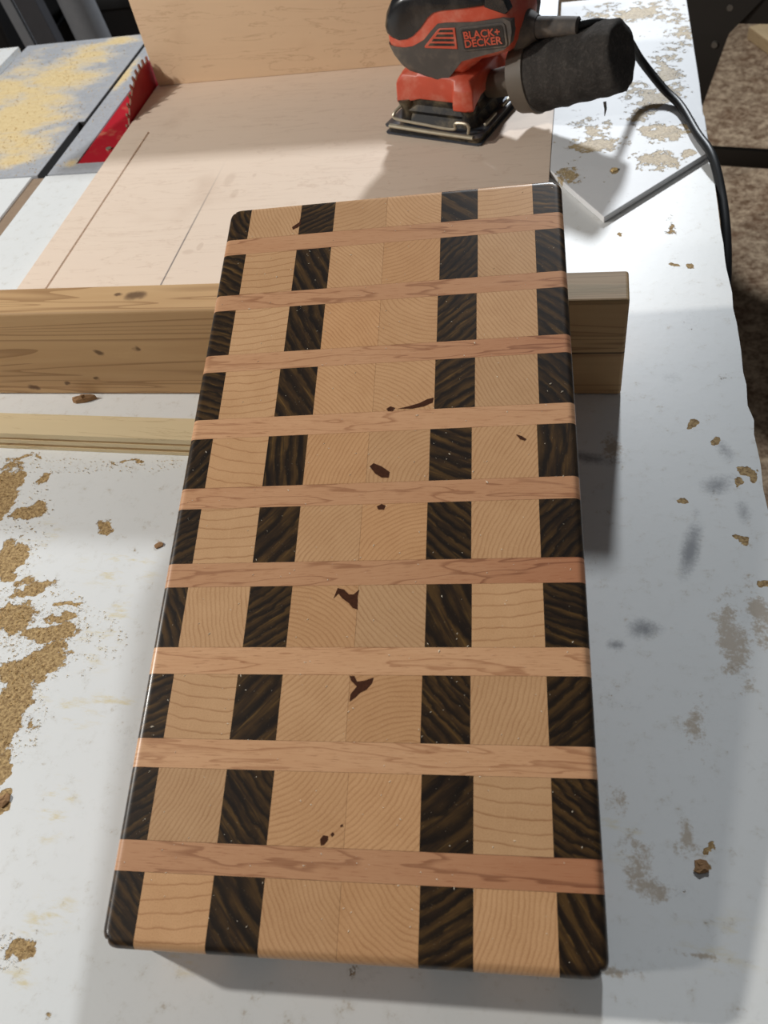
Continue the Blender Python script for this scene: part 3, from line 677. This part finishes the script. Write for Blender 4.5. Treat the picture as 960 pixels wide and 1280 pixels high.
# ================================================================ small loose things
def chip(name, px, py, L, w, h, rot, label, cat, mat='chip', z=0, grp=None):
    p = W(px, py, z); mb = MB(); rr = random.Random(px)
    top = []; n = 9
    out = [(math.cos(2*math.pi*i/n)*L/2*rr.uniform(.7,1.1), math.sin(2*math.pi*i/n)*w/2*rr.uniform(.6,1.15)) for i in range(n)]
    mb.rings([[(x,y,0) for x,y in out],[(x*.93,y*.93,h*rr.uniform(.6,1.2)) for x,y in out],[(x*.4,y*.4,h*rr.uniform(.9,1.4)) for x,y in out]])
    o = mb.build(name, M[mat], smooth=0); o.location = (p.x,p.y,z+.0003); o.rotation_euler.z = rot
    return tag(o, label, cat, grp)
chip('wood_splinter', 104, 501, .024, .007, .0045, .2, 'brown wood splinter lying at the foot of the timber on the left', 'splinter')
chip('wood_flake', 199, 682, .008, .006, .0008, .4, 'grey brown wood flake on white paint just left of the cutting board', 'flake')
chip('wood_flake', 768, 213, .009, .006, .001, .9, 'tan wood flake on the white sheet between cutting board and dust bag', 'flake', 'dust', .0061)
chip('wood_flake', 877, 1085, .009, .008, .001, .3, 'round brown flake near the bench edge, right of the board near end', 'flake')
chip('wood_flake', 718, 236, .010, .003, .0012, -.4, 'thin dark sliver beside the far right corner of the cutting board', 'flake', 'chip', .0003)
chip('wood_flake', 5, 1002, .008, .009, .0012, .1, 'brown flake at the left edge of the photo, beside the cutting board', 'flake')
def scatter(name, spots, n, label, mat, z=0.0005, smax=.0016):
    mb = MB(); rr = random.Random(5); tot = sum(s[4] for s in spots)
    for px, py, a, b_, wt in spots:
        for i in range(int(n*wt/tot)):
            q = min(1.3, math.sqrt(rr.random())*1.25); an = rr.uniform(0,6.28); p = W(px+a*q*math.cos(an), py+b_*q*math.sin(an), 0)
            if mat == 'saw' : pass
            if -.6275 < p.x < -.6075 or (-.584 < p.x < -.53 and .855 < p.y): continue
            if name == 'saw_dust' and (p.y < .838 or p.y > 1.224 or p.x > -.585): continue
            if name == 'bench_dust' and p.y > .39: continue
            s = rr.uniform(.25,1)*smax; d = [Vector((rr.uniform(-1,1),rr.uniform(-1,1),rr.uniform(-.3,.3)))*s for k in range(2)]
            c = Vector((p.x,p.y,z)); mb.add([c-d[0]*.6, c+d[1]*.6-d[0]*.1, c+d[0], c+Vector((0,0,s*.8))], [(0,1,2),(0,1,3),(1,2,3),(2,0,3)])
    return tag(mb.build(name, M[mat], smooth=0), label, 'sawdust', None, 'stuff')
scatter('saw_dust', [(20,150,110,70,4),(70,100,90,45,3),(115,70,60,25,2),(15,190,60,25,2)], 2600, 'fine tan sawdust spread over the grey saw top', 'dust', .0004, .0015)
scatter('bench_dust', [(10,640,45,70,3),(40,770,60,35,3),(10,870,40,70,3),(60,800,80,40,2),(100,580,120,10,2),(10,1190,25,20,.5)], 2600, 'coarse tan sawdust crumbs on flaked paint at the left of the bench', 'dust', .0003, .0011)

mb = MB(); rr = random.Random(11)
for i in range(420):
    x, yy = rr.uniform(.006,BW-.006), rr.uniform(.006,BL-.006); sz = rr.uniform(.00015,.00042)*(1.5 if rr.random() < .1 else 1); an = rr.uniform(0,6.28)
    c0 = mw @ Vector((x,yy,BT+.00002)); d1 = (u*math.cos(an)+v_*math.sin(an))*sz*rr.uniform(1,2.2); d2 = nn.cross(d1).normalized()*sz*.7
    mb.add([c0-d1, c0+d2, c0+d1, c0-d2, c0+nn*sz*.8], [(0,1,2,3),(0,1,4),(1,2,4),(2,3,4),(3,0,4)])
M['speck'] = plain('pale_sawdust_speck', hexc((236,222,198)), .8, 0, .1, 300, .2)
tag(mb.build('board_dust', M['speck'], smooth=0), 'pale sawdust specks strewn over the top of the cutting board', 'dust', None, 'stuff')

# ================================================================ background: right
stl = tag(empty('metal_stool', (.36,1.86,FZ)), 'dark metal stool with riveted sheet legs beyond the right bench edge', 'stool')
SZ = -.19; stl.rotation_euler.z = math.radians(-14)
hw = .155; Ht = SZ-FZ
def srect(h, r, z, n=6):
    return [(x*1000/1000,y*1000/1000,z) for x,y,_ in [tuple(q) for q in rsq(h*1000,h*1000,r*1000,0,n=n)]]
MB().rings([srect(hw-.006,.045,Ht-.03),srect(hw,.05,Ht-.026),srect(hw,.05,Ht-.006),srect(hw-.004,.047,Ht-.001),srect(hw-.012,.04,Ht)]).build('seat', M['stool'], stl)
for k in range(4):
    a = k*math.pi/2; ca, sa = math.cos(a), math.sin(a); rot = lambda x, y: (x*ca-y*sa, x*sa+y*ca)
    mb = MB(); t_ = .004
    # an L of two tapering sheets, splayed outwards to the floor
    c0 = hw-.006; c1 = hw+.05
    for sw in (0, 1):
        vs = []
        for (off, zz, wd_) in ((c0, Ht-.02, .15), (c0+.008, Ht-.09, .10), (c1-.02, .25, .06), (c1, 0, .045)):
            for th_ in (0, t_):
                for q in (0, wd_):
                    x, y = -off+q, -off+th_
                    if sw: x, y = y, x
                    vs.append((*rot(x,y), zz))
        fs = []
        for s_ in range(3):
            o_ = s_*4; fs += [(o_,o_+1,o_+5,o_+4),(o_+2,o_+6,o_+7,o_+3),(o_,o_+4,o_+6,o_+2),(o_+1,o_+3,o_+7,o_+5)]
        fs += [(0,2,3,1),(12,13,15,14)]; mb.add(vs, fs)
    lg = mb.build('leg', M['stool'], stl, smooth=0)
    bm_ = MB(); ap = [(*rot(x,y),z) for x,y,z in ((-c0+.03,-c0+.005,Ht-.075),(c0-.03,-c0+.005,Ht-.075),(c0-.03,-c0+.005,Ht-.025),(-c0+.03,-c0+.005,Ht-.025),(-c0+.03,-c0+.009,Ht-.075),(c0-.03,-c0+.009,Ht-.075),(c0-.03,-c0+.009,Ht-.025),(-c0+.03,-c0+.009,Ht-.025))]
    bm_.add(ap, [(0,1,2,3),(7,6,5,4),(0,4,5,1),(2,6,7,3),(1,5,6,2),(0,3,7,4)]).build('apron', M['stool'], stl, smooth=0)
    for x, zz in ((.088,Ht-.045),(.072,Ht-.105)):
        p0 = rot(-c0+x, -c0-.004 - (.0 if zz > Ht-.09 else .01)); p1 = rot(-c0+x, -c0+.006)
        MB().tube([(*p1,zz),(*p0,zz)], [.0075,.0055], 10).build('rivet', M['rivet'], lg)
    if k == 2: continue
    zb = .34; e = c1-.022
    q = [(*rot(x,y),z) for x,y,z in ((-e+.01,-e,zb),(e-.01,-e,zb),(e-.01,-e,zb+.035),(-e+.01,-e,zb+.035),(-e+.01,-e+.012,zb),(e-.01,-e+.012,zb),(e-.01,-e+.012,zb+.035),(-e+.01,-e+.012,zb+.035))]
    MB().add(q, [(0,1,2,3),(7,6,5,4),(0,4,5,1),(2,6,7,3),(1,5,6,2),(0,3,7,4)]).build('brace', M['stool'], stl, smooth=0)
pp = W(934,33,FZ+.04)
pk = MB().box((0,-.75,0),(.14,0,.04)).build('plank', M['plank'], bevel=.003, smooth=0); pk.location = (pp.x+.005,pp.y,FZ); pk.rotation_euler.z = math.radians(22)
tag(pk, 'pale wooden plank lying on the sawdust floor beyond the stool', 'plank')

# ================================================================ background: left, behind the saw
cb = tag(empty('tool_cabinet', (-1.66,2.1,FZ)), 'black tool cabinet on a grey plinth behind the table saw', 'cabinet'); cb.rotation_euler.z = math.radians(6)
MB().box((-.5,-.25,.0),(.32,.25,.56)).build('plinth', M['grey_dark'], cb, bevel=.006, smooth=0)
MB().box((-.49,-.22,.56),(.31,.25,1.0)).build('case', M['black_box'], cb, bevel=.008, smooth=0)
def post(name, px, py, z, mat, label, r=None, w=None, lean=0):
    p = W(px,py,z); mb = MB(); hgt = .95
    if r: mb.tube([(0,0,0),(lean,0,hgt)], r, 28)
    else: mb.add([(x,y,zz) for zz, ox in ((0,0),(hgt,lean)) for x,y in ((-w/2+ox,-.015),(w/2+ox,-.015),(w/2+ox,.015),(-w/2+ox,.015))], [(3,2,1,0),(4,5,6,7),(0,1,5,4),(1,2,6,5),(2,3,7,6),(3,0,4,7)])
    o = mb.build(name, M[mat], bevel=0 if r else .003, smooth=40); o.location = (p.x,p.y,FZ); return tag(o, label, 'post')
post('round_post', 138, 20, -.15, 'grey_metal', 'thick light grey round metal post behind the table saw, beside the plywood fence', r=.036, lean=-.08)
post('flat_post', 90, 25, -.15, 'grey_dark', 'dark grey flat steel post behind the saw, left of the round post', w=.05, lean=-.10)
post('angle_post', 66, 25, -.15, 'grey_metal', 'narrow pale grey flat steel post nearest the black cabinet', w=.026, lean=-.10)
bn = tag(empty('dark_gap_box', (-1.02,2.35,FZ)), 'black bin-shaped box added to darken the gap between the round post and the plywood fence', 'bin')  # added box, fills the gap behind the fence with black
MB().rings([rsq(240,180,40,0),rsq(270,210,45,600)]).build('body', M['black_box'], bn)
MB().rings([rsq(285,225,45,602),rsq(285,225,45,640),rsq(275,215,45,655)]).build('lid', M['black_box'], bn)
